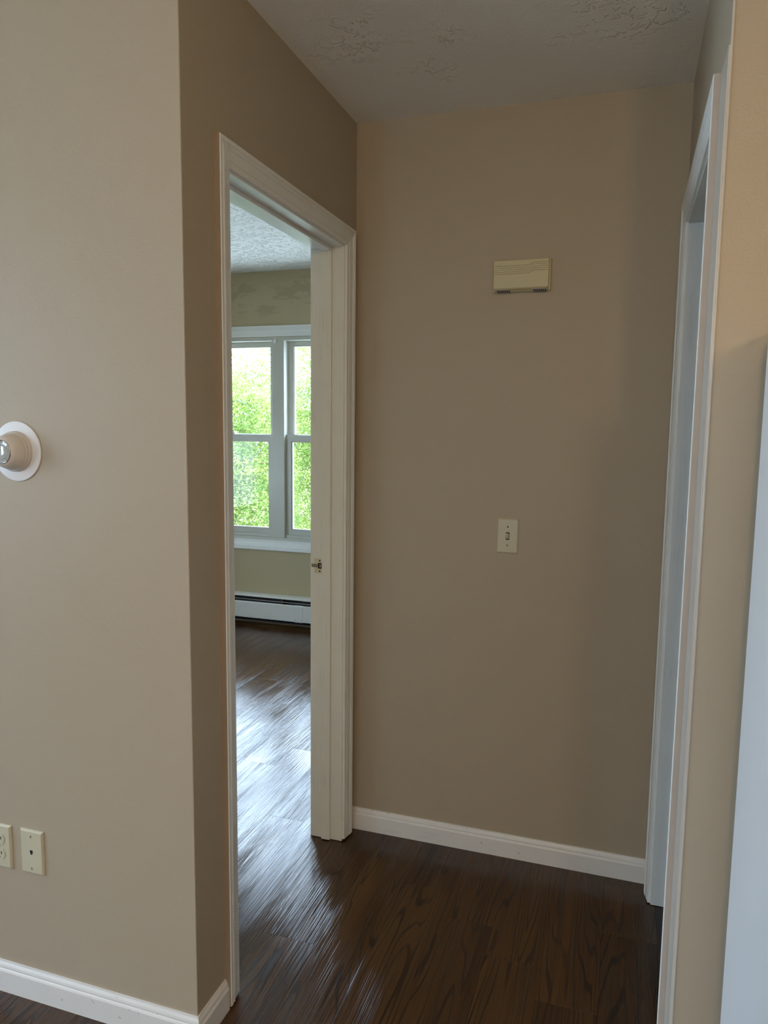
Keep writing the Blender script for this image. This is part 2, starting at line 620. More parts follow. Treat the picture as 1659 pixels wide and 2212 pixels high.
baseboard('baseboard_front', lambda d, z, t: (t, Y1 - d, z), XL, 0.0, 'white baseboard below the thermostat and outlets', 0, 1)
baseboard('baseboard_left', lambda d, z, t: (d, t, z), Y1, -0.9005, 'short white baseboard before the left door casing', -1, 0)
baseboard('baseboard_back', lambda d, z, t: (t, -d, z), 0, W, 'white baseboard along the back of the hall')
baseboard('baseboard_kitchen', lambda d, z, t: (t, YR - d, z), W + 0.02, XR, 'white baseboard behind the refrigerator')
baseboard('baseboard_closet', lambda d, z, t: (t, 1.0 - d, z), W + T, 2.3, 'white baseboard of the small room on the right')

# ------------------------------------------------------------------ door casings and jambs
CW = 0.057
CP = [(0, 0), (0, 0.0162), (0.0015, 0.0175), (0.0105, 0.0175), (0.0120, 0.0150), (0.0150, 0.0148), (0.0165, 0.0166), (0.0205, 0.0166),
      (0.0225, 0.0142), (0.0300, 0.0134), (0.0400, 0.0116), (0.0435, 0.0112), (0.0450, 0.0096), (0.0545, 0.0092), (0.0570, 0.0078), (0.0570, 0)]


def casing_leg(name, parent, fn, edge_paint=None):
    """fn(u) -> (start, end) of the run at distance u from the outer edge, each as a function of depth"""
    q = MB()
    A = [fn(u)[0](d) for u, d in CP]
    B = [fn(u)[1](d) for u, d in CP]
    n = len(CP)
    for j in range(n):
        k = (j + 1) % n
        q.mi = 1 if (edge_paint and j == 0) else 0
        q.quadloft([[A[j], A[k]], [B[j], B[k]]])
    q.mi = 0
    q.ngon(A)
    q.ngon(B[::-1])
    return q.build(name, [M_trim, edge_paint or M_trim], parent)


def doorway(name, sgn, xw, yn, yf, jn, jf, hd, label, bottom):
    root = thing(name, label, None, (xw, (yn + yf) / 2, 0), kind='structure')
    P = lambda y, z: (lambda d: (xw + sgn * d, y, z))
    casing_leg('side_casing', root, lambda u: (P(yn + u, bottom), P(yn + u, hd - u)), M_edge if sgn > 0 else M_edge2)
    casing_leg('side_casing', root, lambda u: (P(yf - u, bottom), P(yf - u, hd - u)))
    casing_leg('head_casing', root, lambda u: (P(yn + u, hd - u), P(yf - u, hd - u)))
    xa, xb = sorted((xw, xw - sgn * T))
    jh = hd - CW - 0.0055
    q = MB(); q.box(xa, xb, jn - JT, jn, 0.002, jh + JT); q.build('side_jamb', M_trim, root)
    q = MB(); q.box(xa, xb, jf, jf + JT, 0.002, jh + JT); q.build('side_jamb', M_trim, root)
    q = MB(); q.box(xa, xb, jn, jf, jh, jh + JT); q.build('head_jamb', M_trim, root)
    s0, s1 = sorted((xw - sgn * 0.041, xw - sgn * 0.073))
    q = MB(); q.box(s0, s1, jn, jn + 0.011, 0.003, jh - 0.011); q.build('door_stop', M_trim, root, 0.0015)
    q = MB(); q.box(s0, s1, jf - 0.011, jf, 0.003, jh - 0.011); q.build('door_stop', M_trim, root, 0.0015)
    q = MB(); q.box(s0, s1, jn, jf, jh - 0.011, jh); q.build('door_stop', M_trim, root, 0.0015)
    # casing on the far side of the wall
    P2 = lambda y, z: (lambda d: (xw - sgn * (T + d), y, z))
    casing_leg('rear_side_casing', root, lambda u: (P2(yn + u, 0), P2(yn + u, hd - u)))
    casing_leg('rear_side_casing', root, lambda u: (P2(yf - u, 0), P2(yf - u, hd - u)))
    casing_leg('rear_head_casing', root, lambda u: (P2(yn + u, hd - u), P2(yf - u, hd - u)))
    return root


d1 = doorway('door_1', 1, 0.0, -0.900, -0.045, JN, JF, HD, 'white cased doorway to the bedroom', 0.008)
d2 = doorway('door_2', -1, W, -0.8888, -0.0563, KN, KF, 2.085, 'white cased doorway on the right of the hall', 0.004)
# strike plate of the bedroom door, on the far jamb
q = MB()
yj = JF - 0.0012
xs0, xs1, zs0, zs1 = -0.1115, -0.071, 0.955, 1.0055
hx0, hx1, hz0, hz1 = -0.0905, -0.0765, 0.971, 0.991
q.box(xs0 + 0.008, xs1, yj, JF, hz1, zs1)
q.box(xs0 + 0.008, xs1, yj, JF, zs0, hz0)
q.box(xs0 + 0.008, hx0, yj, JF, hz0, hz1)
q.box(hx1, xs1, yj, JF, hz0, hz1)
sp = q.build('strike_plate', M_strike, d1)
sp['label'] = 'cream painted strike plate'
q = MB(); q.box(hx0, hx1, JF - 0.0004, JF, hz0, hz1); q.build('latch_hole', M_black, sp)
q = MB(); q.box(hx0 + 0.005, hx1 - 0.002, JF - 0.0009, JF - 0.0003, hz0 + 0.004, hz1 - 0.004); q.build('latch_pocket', M_brass, sp)
for zz in (0.9625, 0.9985):
    q = MB()
    q.lathe([(0.0030, 0.0), (0.0030, 0.0004), (0.0016, 0.0005)], lambda a, c, d, zz=zz: (-0.084 + a, yj - d, zz + c), 14)
    q.build('screw_hole', M_black, sp)
q = MB()
q.quadloft([[(x, yj - dy, z) for z in (0.9755, 0.9865)] for x, dy in ((hx0, 0.0), (-0.100, 0.0006), (-0.108, 0.0008), (-0.113, -0.0008), (-0.116, -0.004))])
q.quadloft([[(x, yj - dy - 0.0012, z) for z in (0.9755, 0.9865)] for x, dy in ((hx0, 0.0), (-0.100, 0.0006), (-0.108, 0.0008), (-0.113, -0.0008), (-0.116, -0.004))])
q.build('strike_lip', M_brass, sp)
# white filler strip between the right casing and the outer corner, with the metal-white corner line
q = MB()
q.box(W - 0.0045, W, YR + 0.0015, -0.8895, 0.0, 2.085)
struct(q.build('trim_1', M_filler, None, 0.001), 'white filler strip beside the right door casing')
q = MB()
q.tube([(W + 0.0005, YR + 0.0005, 0.0), (W + 0.0005, YR + 0.0005, H)], 0.0026, 10)
struct(q.build('trim_2', M_filler, None, smooth=True), 'rounded white corner bead at the right corner')
q = MB()
q.tube([(0.0 - 0.0018, Y1 + 0.0018, 0.08), (0.0 - 0.0018, Y1 + 0.0018, H)], 0.0024, 10)
struct(q.build('trim_3', M_wall, None, smooth=True), 'taupe corner bead at the left corner')

# ------------------------------------------------------------------ windows
def twin_window(name, label, fn, x0, x1, z0, z1, mull=None, side_w=0.006):
    """fn(a, depth into the wall, z) -> xyz; frame, sashes and panes; one or two double-hung units"""
    root = thing(name, label, None, fn((x0 + x1) / 2, 0, z0), kind='structure')

    def fbox(q, a0, a1, d0, d1, z0_, z1_):
        p, r = fn(a0, d0, z0_), fn(a1, d1, z1_)
        q.box(min(p[0], r[0]), max(p[0], r[0]), min(p[1], r[1]), max(p[1], r[1]), z0_, z1_)

    # picture-frame casing
    P = lambda a, z: (lambda d: fn(a, -d, z))
    co = 0.066
    sc = (co + 0.008) / CW
    o0, o1, p0, p1 = x0 - co, x1 + co, z0 - co, z1 + co + 0.012
    casing_leg('side_casing', root, lambda u: (P(o0 + u * sc, p0 + u * sc), P(o0 + u * sc, p1 - u * sc)))
    casing_leg('side_casing', root, lambda u: (P(o1 - u * sc, p0 + u * sc), P(o1 - u * sc, p1 - u * sc)))
    casing_leg('head_casing', root, lambda u: (P(o0 + u * sc, p1 - u * sc), P(o1 - u * sc, p1 - u * sc)))
    casing_leg('apron_casing', root, lambda u: (P(o0 + u * sc, p0 + u * sc), P(o1 - u * sc, p0 + u * sc)))
    # outer frame
    q = MB()
    D = 0.12
    fbox(q, x0, x0 + 0.022, -0.001, D, z0, z1)
    fbox(q, x1 - 0.022, x1, -0.001, D, z0, z1)
    fbox(q, x0 + 0.022, x1 - 0.022, -0.001, D, z1 - 0.024, z1)
    q.build('window_frame', M_vinyl, root, 0.0015)
    q = MB()
    fbox(q, x0 + 0.022, x1 - 0.022, -0.006, D, z0, z0 + 0.030)
    fbox(q, x0 + 0.022, x1 - 0.022, 0.012, D, z0 + 0.030, z0 + 0.052)
    q.build('window_sill', M_vinyl, root, 0.002)
    units = [(x0 + 0.022, x1 - 0.022)]
    if mull:
        q = MB()
        fbox(q, mull[0], mull[1], -0.003, D, z0 + 0.031, z1 - 0.024)
        q.build('mullion', M_vinyl, root, 0.002)
        units = [(x0 + 0.022, mull[0]), (mull[1], x1 - 0.022)]
    zm = z0 + 0.748
    for a0, a1 in units:
        for nm, d0, za, zb, rb, rt in (('upper_sash', 0.062, zm - 0.020, z1 - 0.026, 0.040, 0.030), ('lower_sash', 0.022, z0 + 0.053, zm + 0.022, 0.036, 0.046)):
            q = MB()
            d1 = d0 + 0.034
            st = 0.043
            e = 0.002
            fbox(q, a0 + e, a0 + st, d0, d1, za, zb)
            fbox(q, a1 - st, a1 - e, d0, d1, za, zb)
            fbox(q, a0 + st, a1 - st, d0, d1, za, za + rb)
            fbox(q, a0 + st, a1 - st, d0, d1, zb - rt, zb)
            # glazing bead
            for (g0, g1, h0, h1) in ((a0 + st, a0 + st + 0.006, za + rb, zb - rt), (a1 - st - 0.006, a1 - st, za + rb, zb - rt),
                                     (a0 + st, a1 - st, za + rb, za + rb + 0.006), (a0 + st, a1 - st, zb - rt - 0.006, zb - rt)):
                fbox(q, g0, g1, d0 + 0.006, d1 - 0.004, h0, h1)
            s_ = q.build(nm, M_vinyl, root)
            q = MB()
            p, r = fn(a0 + st, d0 + 0.017, za + rb), fn(a1 - st, d0 + 0.017, zb - rt)
            if abs(p[0] - r[0]) > abs(p[1] - r[1]):
                q.ngon([(p[0], p[1], p[2]), (r[0], p[1], p[2]), (r[0], p[1], r[2]), (p[0], p[1], r[2])])
            else:
                q.ngon([(p[0], p[1], p[2]), (p[0], r[1], p[2]), (p[0], r[1], r[2]), (p[0], p[1], r[2])])
            q.build('pane', M_glass, s_)
            if nm == 'lower_sash':
                am = (a0 + a1) / 2
                q = MB()
                fbox(q, am - 0.03, am + 0.03, 0.026, 0.050, zm + 0.022, zm + 0.030)
                fbox(q, am - 0.012, am + 0.026, 0.030, 0.046, zm + 0.030, zm + 0.040)
                q.build('sash_lock', M_vinyl, s_, 0.002)
        # side tracks of the frame in front of the upper sash
        q = MB()
        for g0, g1 in ((a0, a0 + 0.010), (a1 - 0.010, a1)):
            fbox(q, g0, g1, 0.057, 0.061, z0 + 0.053, z1 - 0.024)
        q.build('sash_track', M_vinyl, root)
    return root


win1 = twin_window('window_1', 'twin double-hung white bedroom window', lambda a, d, z: (a, YB + d, z), WX0, WX1, WZ0, WZ1, (-1.521, -1.429))
for i, (a, c) in enumerate(LW):
    twin_window('window_%d' % (i + 2), 'white living room side window', lambda a_, d, z: (XL - d, a_, z), a, c, LZ0, LZ1, ((a + c) / 2 - 0.045, (a + c) / 2 + 0.045))
for i, (a, c) in enumerate(RW):
    twin_window('window_%d' % (i + 4), 'white rear living room window', lambda a_, d, z: (a_, YS - d, z), a, c, RZ0, RZ1, ((a + c) / 2 - 0.045, (a + c) / 2 + 0.045))
    portal('portal_rear', ((a + c) / 2, YS - T - 0.03, (RZ0 + RZ1) / 2), (math.pi / 2, 0, 0), c - a, RZ1 - RZ0)
for i, (a, c) in enumerate(BW):
    twin_window('window_%d' % (i + 5), 'white bedroom side window', lambda a_, d, z: (XL - d, a_, z), a, c, WZ0, WZ1, ((a + c) / 2 - 0.045, (a + c) / 2 + 0.045))
    portal('portal_bedroom_side', (XL - T - 0.03, (a + c) / 2, (WZ0 + WZ1) / 2), (0, -math.pi / 2, 0), WZ1 - WZ0, c - a)
portal('portal_bedroom', ((WX0 + WX1) / 2, YB + WT + 0.02, (WZ0 + WZ1) / 2), (-math.pi / 2, 0, 0), WX1 - WX0, WZ1 - WZ0)
for a, c in LW:
    portal('portal_living', (XL - T - 0.03, (a + c) / 2, (LZ0 + LZ1) / 2), (0, -math.pi / 2, 0), LZ1 - LZ0, c - a)

# small bracket at the top of the mullion
br = thing('blind_bracket', 'small white blind bracket at the top of the window mullion', 'bracket', (-1.492, YB, 2.025))
q = MB(); q.box(-1.502, -1.484, YB - 0.012, YB - 0.0025, 2.030, 2.060); q.build('bracket_body', M_white, br, 0.002)
q = MB(); q.box(-1.499, -1.487, YB - 0.020, YB - 0.012, 2.026, 2.040); q.build('bracket_hook', M_white, br, 0.002)
q = MB(); q.lathe([(0.003, 0), (0.003, 0.0012), (0.0015, 0.0016)], lambda a, c, d: (-1.493 + a, YB - 0.012 - d, 2.050 + c), 12); q.build('screw', M_chrome, br)

# ------------------------------------------------------------------ baseboard heater under the bedroom window
ht = thing('baseboard_heater', 'long low white hot-water baseboard heater under the bedroom window', 'heater', (-1.5, YB, 0))
hx0_, hx1_ = -2.40, -0.35
F = lambda a, z, t: (t, YB - a, z)
q = MB()
q.prism([(0, 0.02), (0.004, 0.02), (0.004, 0.2255), (0.030, 0.2255), (0.058, 0.2215), (0.0665, 0.2130), (0.0665, 0.2085), (0.060, 0.2150), (0.030, 0.2200), (0.004, 0.2200), (0.004, 0.2230), (0, 0.2230)][:9] + [(0, 0.2200)], F, hx0_, hx1_)
q.build('back_panel', M_steel, ht)
q = MB()
q.prism([(0.064, 0.050), (0.070, 0.052), (0.0705, 0.165), (0.066, 0.1715), (0.0645, 0.170), (0.068, 0.164), (0.0675, 0.054), (0.064, 0.052)], F, hx0_, hx1_)
q.build('front_panel', M_steel, ht)
q = MB()
q.prism([(0.0580, 0.1835), (0.0660, 0.1865), (0.0662, 0.1890), (0.0580, 0.1855)], F, hx0_, hx1_)
q.build('damper_blade', M_steel, ht)
q = MB(); q.box(hx0_, hx1_, YB - 0.0065, YB - 0.0045, 0.034, 0.2190); q.build('slot_shade_sheet', M_dark, ht)  # added dark sheet: unpainted metal inside, also stands for the slot's shade
q = MB()
q.prism([(0.006, 0.028), (0.060, 0.028), (0.0665, 0.030), (0.0665, 0.033), (0.006, 0.031)], F, hx0_, hx1_)
q.build('bottom_lip', M_fin, ht)
q = MB()
q.tube([(hx0_, YB - 0.034, 0.105), (hx1_, YB - 0.034, 0.105)], 0.012, 10)
q.build('pipe', M_brass, ht, smooth=True)
q = MB()
for i in range(165):
    x = hx0_ + 0.05 + i * 0.012
    q.box(x, x + 0.0006, YB - 0.060, YB - 0.008, 0.075, 0.150)
f_ = q.build('fins', M_fin, ht)
f_['kind'] = 'stuff'
for x in (-2.2, -1.43, -0.9, -0.5):
    q = MB(); q.box(x, x + 0.012, YB - 0.062, YB - 0.004, 0.045, 0.2150); q.build('hanger', M_fin, ht)
q = MB()
q.prism([(0.0668, 0.046), (0.0718, 0.0505), (0.0718, 0.165), (0.067, 0.1735), (0.066, 0.172), (0.0705, 0.1645), (0.0705, 0.0515), (0.0665, 0.049)], F, -1.318, -1.258)
jc = q.build('joint_cover', M_steel, ht)
for x in (-1.312, -1.264):
    q = MB(); q.lathe([(0.003, 0), (0.002, 0.001)], lambda a, c, d, x=x: (x + a, YB - 0.0718 - d, 0.066 + c), 10); q.build('rivet', M_dark, jc)
q = MB()
q.prism([(0.002, 0.2265), (0.030, 0.2270), (0.059, 0.2230), (0.068, 0.2140), (0.068, 0.2075), (0.0668, 0.2085), (0.0655, 0.2130), (0.058, 0.2215), (0.030, 0.2258)], F, -1.262, -0.95)
q.build('top_splice', M_steel, ht)

# ------------------------------------------------------------------ doorbell chime on the back wall
chx, chz = 0.555, 1.924
chime = thing('doorbell_chime', 'yellowed ivory doorbell chime box high on the back wall', 'doorbell', (chx, 0, chz - 0.05))
G = lambda a, c, d: (chx + a, -d, chz + c)
q = MB()
q.prism([(-0.0885, -0.046), (0.0885, -0.046), (0.0885, 0.0505), (-0.0885, 0.0505)], G, 0.0, 0.014)
q.build('base_plate', M_ivory2, chime, 0.0015)
# cover with five stepped grooves
cw_, ct, cb_ = 0.0835, 0.0480, -0.0400
DC = 0.032


def groove_z(i, a):
    base = 0.0292 - i * 0.0061
    k = min(1, max(0, (a - 0.022) / 0.018))
    return base + (k * k * (3 - 2 * k)) * 0.0075


cols = [-cw_, -0.03, 0.020, 0.023, 0.026, 0.030, 0.034, 0.038, 0.042, 0.06, cw_]
q = MB()
rows = [[G(a, ct, 0.012) for a in cols], [G(a, ct - 0.001, DC - 0.002) for a in cols], [G(a, ct - 0.003, DC) for a in cols]]
for i in range(5):
    for dz, dd in ((0.0010, 0), (0.0007, 0.0032), (-0.0007, 0.0032), (-0.0010, 0)):
        rows.append([G(a, groove_z(i, a) + dz, DC - dd) for a in cols])
rows += [[G(a, cb_ + 0.003, DC) for a in cols], [G(a, cb_, DC - 0.003) for a in cols], [G(a, cb_ - 0.002, DC - 0.010) for a in cols],
         [G(a, cb_ - 0.0065, 0.014) for a in cols]]
q.quadloft(rows)
q.ngon([r[0] for r in rows])
q.ngon([r[-1] for r in rows][::-1])
cov = q.build('cover', M_ivory2, chime)
# sound slots along the sloping underside
for side in (-1, 1):
    xc0 = -0.078 if side < 0 else 0.034
    q = MB()
    q.prism([(0.0285, -0.0405), (0.0260, -0.0428), (0.0125, -0.0492), (0.0118, -0.0478), (0.026, -0.0400)],
            lambda d, c, t: G(t, c, d), xc0, xc0 + 0.043)
    gp = q.build('sound_grille', M_pale, chime)
    for k in range(7):
        a = xc0 + 0.0035 + k * 0.0058
        q = MB()
        dd0, cc0, dd1, cc1 = 0.0256, -0.0431, 0.0140, -0.0486
        q.ngon([G(a, cc0, dd0), G(a + 0.0030, cc0, dd0), G(a + 0.0052, cc1, dd1), G(a + 0.0022, cc1, dd1)])
        q.ngon([G(a, cc0 - 0.0004, dd0), G(a + 0.0030, cc0 - 0.0004, dd0), G(a + 0.0052, cc1 - 0.0004, dd1), G(a + 0.0022, cc1 - 0.0004, dd1)])
        q.build('sound_slot', M_black, gp)
q = MB(); q.box(chx + 0.047, chx + 0.074, -DC - 0.0004, -DC, chz - 0.0165, chz - 0.0152); q.build('embossed_line', M_ivory2, cov)

# ------------------------------------------------------------------ wall plates
def plate(root, fn, wd, ht_, m_, name='cover_plate', depth=0.006):
    q = MB()
    w2, h2 = wd / 2, ht_ / 2
    rows = []
    for ins, d in ((0, 0), (0, 0.0022), (0.0012, 0.0040), (0.0036, depth - 0.0004), (0.0050, depth)):
        rows.append([fn(sx * (w2 - ins), sz * (h2 - ins), d) for sx, sz in ((-1, -1), (1, -1), (1, 1), (-1, 1))])
    q.quadloft(rows, closed_cols=True)
    q.ngon(rows[-1])
    return q.build(name, m_, root)


def screw(parent, fn, x, z, ang, m_, slot=M_black, d0=0.006, r=0.0034):
    q = MB()
    q.lathe([(r, d0), (r * 0.95, d0 + 0.0006), (r * 0.6, d0 + 0.0011)], lambda a, c, d: fn(x + a, z + c, d), 16)
    s_ = q.build('screw', m_, parent, smooth=True)
    q = MB()
    ca, sa = math.cos(ang), math.sin(ang)
    L_, wd = r * 0.92, r * 0.27
    pts = [(-L_, -wd), (L_, -wd), (L_, wd), (-L_, wd)]
    q.prism([(a * ca - c * sa, a * sa + c * ca) for a, c in pts], lambda a, c, d: fn(x + a, z + c, d), d0 + 0.0006, d0 + 0.00135)
    q.build('screw_slot', slot, s_)
    return s_


# toggle switch on the back wall
sx_, sz_ = 0.535, 1.105
sw = thing('light_switch', 'ivory toggle light switch on the back wall below the chime', 'light switch', (sx_, 0, sz_ - 0.057))
G = lambda a, c, d: (sx_ + a, -d, sz_ + c)
plate(sw, G, 0.0695, 0.1143, M_ivory)
q = MB(); q.prism([(-0.0058, -0.0122), (0.0058, -0.0122), (0.0058, 0.0122), (-0.0058, 0.0122)], G, 0.0050, 0.0063)
q.build('toggle_slot', M_black, sw)
q = MB()
q.prism([(0.0055, -0.0098), (0.0095, -0.0070), (0.0175, 0.0060), (0.0170, 0.0092), (0.0135, 0.0098), (0.0055, 0.0075)], lambda d, c, t: G(t, c, d), -0.0046, 0.0046)
q.build('toggle', M_ivory, sw, 0.0008)
q = MB()
q.lathe([(0.0026, 0.0058), (0.0026, 0.0062), (0.0012, 0.0063)], lambda a, c, d: G(a, 0.0302 + c, d), 14); q.build('screw_hole', M_black, sw)
screw(sw, G, 0.0, -0.0302, -0.5, M_ivory)

# phone jack and duplex outlet on the front wall
jx, jz = -0.461, 0.398
jk = thing('phone_jack_plate', 'ivory phone jack plate on the left wall, right of the outlet', 'wall plate', (jx, Y1, jz - 0.057))
G = lambda a, c, d: (jx + a, Y1 - d, jz + c)
plate(jk, G, 0.0695, 0.1143, M_ivory, depth=0.007)
q = MB()
q.prism([(-0.0042, 0.0060), (0.0042, 0.0060), (0.0042, -0.0010), (0.0018, -0.0055), (-0.0018, -0.0055), (-0.0042, -0.0010)], G, 0.0065, 0.0072)
q.build('jack_opening', M_black, jk)
screw(jk, G, 0.0, 0.0420, 1.2, M_ivory, M_dark, 0.007)
screw(jk, G, 0.0, -0.0420, 1.8, M_ivory, M_dark, 0.007)

ox, oz = -0.5605, 0.396
ol = thing('duplex_outlet', 'ivory duplex power outlet at the left edge, beside the phone jack plate', 'outlet', (ox, Y1, oz - 0.057))
G = lambda a, c, d: (ox + a, Y1 - d, oz + c)
plate(ol, G, 0.0695, 0.1143, M_ivory, depth=0.007)
for s_ in (1, -1):
    zc = s_ * 0.0194
    poly = []
    for k in range(32):
        an = 2 * math.pi * k / 32
        poly.append((0.0172 * math.cos(an), zc + max(-0.0142, min(0.0142, 0.0172 * math.sin(an)))))
    q = MB(); q.prism(poly, G, 0.0060, 0.0086)
    rc = q.build('receptacle', M_ivory, ol, 0.0006)
    for a0, hh in ((-0.0063, 0.0046), (0.0063, 0.0038)):
        q = MB()
        q.prism([(a0 - 0.0012, zc + 0.0035 - hh), (a0 + 0.0012, zc + 0.0035 - hh), (a0 + 0.0012, zc + 0.0035 + hh), (a0 - 0.0012, zc + 0.0035 + hh)], G, 0.0080, 0.0089)
        q.build('blade_slot', M_black, rc)
    q = MB()
    q.prism([(0.0026 * math.cos(t_ * math.pi / 8), zc - 0.0082 + 0.0026 * max(-0.6, math.sin(t_ * math.pi / 8))) for t_ in range(16)], G, 0.0080, 0.0089)
    q.build('ground_hole', M_black, rc)
screw(ol, G, 0.0, 0.0, 0.9, M_ivory, M_dark, 0.007)

# ------------------------------------------------------------------ round thermostat
tx, tz = -0.4535, 1.388
th = thing('round_thermostat', 'round cream dial thermostat on a white disc, left wall', 'thermostat', (tx, Y1, tz))
G = lambda a, c, d: (tx + a, Y1 - d, tz + c)
q = MB(); q.lathe([(0.0690, 0), (0.0698, 0.0016), (0.0690, 0.0034), (0.0665, 0.0040), (0.030, 0.0042)], G, 72)
q.build('wall_disc', M_white, th, smooth=True)
q = MB(); q.lathe([(0.0465, 0.0040), (0.0470, 0.0060), (0.0465, 0.0125), (0.0452, 0.0140), (0.0300, 0.0142)], G, 64)
q.build('base_ring', M_cream, th, smooth=True)
q = MB(); q.lathe([(0.0430, 0.0138), (0.0442, 0.0150), (0.0436, 0.0185), (0.0424, 0.0196), (0.0300, 0.0198)], G, 64)
q.build('cover_ring', M_cream, th, smooth=True)
q = MB(); q.lathe([(0.0408, 0.0194), (0.0420, 0.0208), (0.0404, 0.0280), (0.0372, 0.0365), (0.0330, 0.0432), (0.0292, 0.0466), (0.0272, 0.0474), (0.0262, 0.0455)], G, 64)
q.build('knob', M_cream, th, smooth=True)
q = MB(); q.lathe([(0.0270, 0.0440), (0.0274, 0.0482), (0.0262, 0.0496), (0.0250, 0.0486), (0.0242, 0.0462)], G, 64, False)
q.build('bezel', M_chrome, th, smooth=True)
q = MB(); q.lathe([(0.0245, 0.0440), (0.0245, 0.0466), (0.0185, 0.0476), (0.0170, 0.0462)], G, 64)
dl = q.build('dial_face', M_lens, th, smooth=True)
for k in range(28):
    an = math.pi * (-0.30 + 1.6 * k / 27)
    ca, sa = math.cos(an), math.sin(an)
    r0_, r1_ = (0.0196, 0.0232) if k % 3 == 0 else (0.0212, 0.0232)
    pts = [(r0_, -0.0003), (r1_, -0.0003), (r1_, 0.0003), (r0_, 0.0003)]
    q = MB(); q.prism([(a * ca - c * sa, a * sa + c * ca) for a, c in pts], G, 0.0466, 0.0476)
    q.build('dial_mark', M_dark, dl)
q = MB(); q.lathe([(0.0168, 0.0440), (0.0168, 0.0476), (0.0158, 0.0492), (0.0120, 0.0502), (0.0060, 0.0507), (0.0010, 0.0508)], G, 48)
q.build('lens', M_lens, th, smooth=True)
q = MB(); q.box(tx - 0.0005, tx + 0.0005, Y1 - 0.0512, Y1 - 0.0500, tz + 0.001, tz + 0.013); q.build('pointer', M_gasket, th)

# ------------------------------------------------------------------ refrigerator on the right
fx0, fx1, fy0, fy1, ftop = 1.0955, 1.80, -1.70, -1.062, 1.622
fr = thing('refrigerator', 'tall white refrigerator at the right edge of the photo, smooth side showing', 'refrigerator', ((fx0 + fx1) / 2, (fy0 + fy1) / 2, 0))
q = MB(); q.box(fx0, fx1, fy0 + 0.07, fy1, 0.035, ftop); q.build('cabinet', M_fridge, fr, 0.016, 4, True)
q = MB(); q.box(fx0 + 0.01, fx1 - 0.01, fy0 + 0.055, fy0 + 0.075, 0.10, ftop - 0.012); q.build('gasket', M_gasket, fr)
q = MB(); q.box(fx0, fx1, fy0, fy0 + 0.056, 1.105, ftop - 0.004); dr = q.build('freezer_door', M_fridge, fr, 0.014, 3, True)
q = MB(); q.box(fx0 + 0.03, fx0 + 0.055, fy0 - 0.035, fy0, 1.13, 1.40); q.build('handle', M_fridge, dr, 0.008, 2, True)
q = MB(); q.box(fx0, fx1, fy0, fy0 + 0.056, 0.10, 1.095); dr = q.build('door', M_fridge, fr, 0.014, 3, True)
q = MB(); q.box(fx0 + 0.03, fx0 + 0.055, fy0 - 0.035, fy0, 0.72, 1.07); q.build('handle', M_fridge, dr, 0.008, 2, True)
q = MB(); q.box(fx0 + 0.02, fx1 - 0.02, fy0 + 0.05, fy0 + 0.075, 0.03, 0.095); q.build('toe_grille', M_gasket, fr)
for x in (fx0 + 0.06, fx1 - 0.06):
    for y in (fy0 + 0.12, fy1 - 0.06):
        q = MB(); q.lathe([(0.02, 0), (0.02, 0.02), (0.012, 0.036)], lambda a, c, d, x=x, y=y: (x + a, y + c, d), 14); q.build('foot', M_gasket, fr)

# ------------------------------------------------------------------ floor lamp behind the camera (out of the frame)
lx, ly, lz = 1.33, -2.95, 1.745
lamp = thing('floor_lamp', 'slim bare-bulb floor lamp standing behind the viewer, in front of the refrigerator', 'lamp', (lx, ly, 0))
Gl = lambda a, c, d: (lx + a, ly + c, d)
q = MB(); q.lathe([(0.14, 0), (0.14, 0.012), (0.12, 0.022), (0.02, 0.03)], Gl, 40); q.build('base', M_dark, lamp, smooth=True)
q = MB(); q.tube([(lx, ly, 0.028), (lx, ly, 1.60)], 0.011, 12); q.build('pole', M_dark, lamp, smooth=True)
q = MB(); q.lathe([(0.020, 1.59), (0.022, 1.60), (0.022, 1.66), (0.016, 1.67)], Gl, 20); q.build('socket', M_white, lamp, smooth=True)
l = bpy.data.lights.new('lamp_bulb', 'POINT')
l.energy = LAMP_W
l.color = (1.0, 0.69, 0.36)
l.shadow_soft_size = 0.05
lo = bpy.data.objects.new('lamp_bulb', l)
lo.location = (lx, ly, lz)
C.objects.link(lo)

px, py = 0.95, -3.6  # unseen pendant, added as warm fill light for the hall
lamp = thing('fill_pendant', 'made-up bare-bulb pendant on the living room ceiling, warm fill for the hall', 'lamp', (px, py, H))
q = MB(); q.lathe([(0.06, 0), (0.06, 0.012), (0.02, 0.03)], lambda a, c, d: (px + a, py + c, H - d), 32); q.build('ceiling_rose', M_white, lamp, smooth=True)
q = MB(); q.tube([(px, py, H - 0.025), (px, py, 2.29)], 0.004, 8); q.build('cord', M_white, lamp)
q = MB(); q.lathe([(0.016, 2.30), (0.020, 2.29), (0.020, 2.25), (0.016, 2.245)], lambda a, c, d: (px + a, py + c, d), 20); q.build('socket', M_white, lamp, smooth=True)
l = bpy.data.lights.new('fill_pendant_bulb', 'POINT')
l.energy = FILL_PENDANT_W
l.color = (1.0, 0.71, 0.38)
l.shadow_soft_size = 0.08
lo = bpy.data.objects.new('fill_pendant_bulb', l)
lo.location = (px, py, 2.16)
C.objects.link(lo)

# ------------------------------------------------------------------ outside the bedroom window
GZ = -3.2
q = MB()
q.box(-90, 90, -90, 90, GZ - 0.2, GZ)
struct(q.build('ground', M_bounce), 'ground outside, made pale to bounce light indoors')


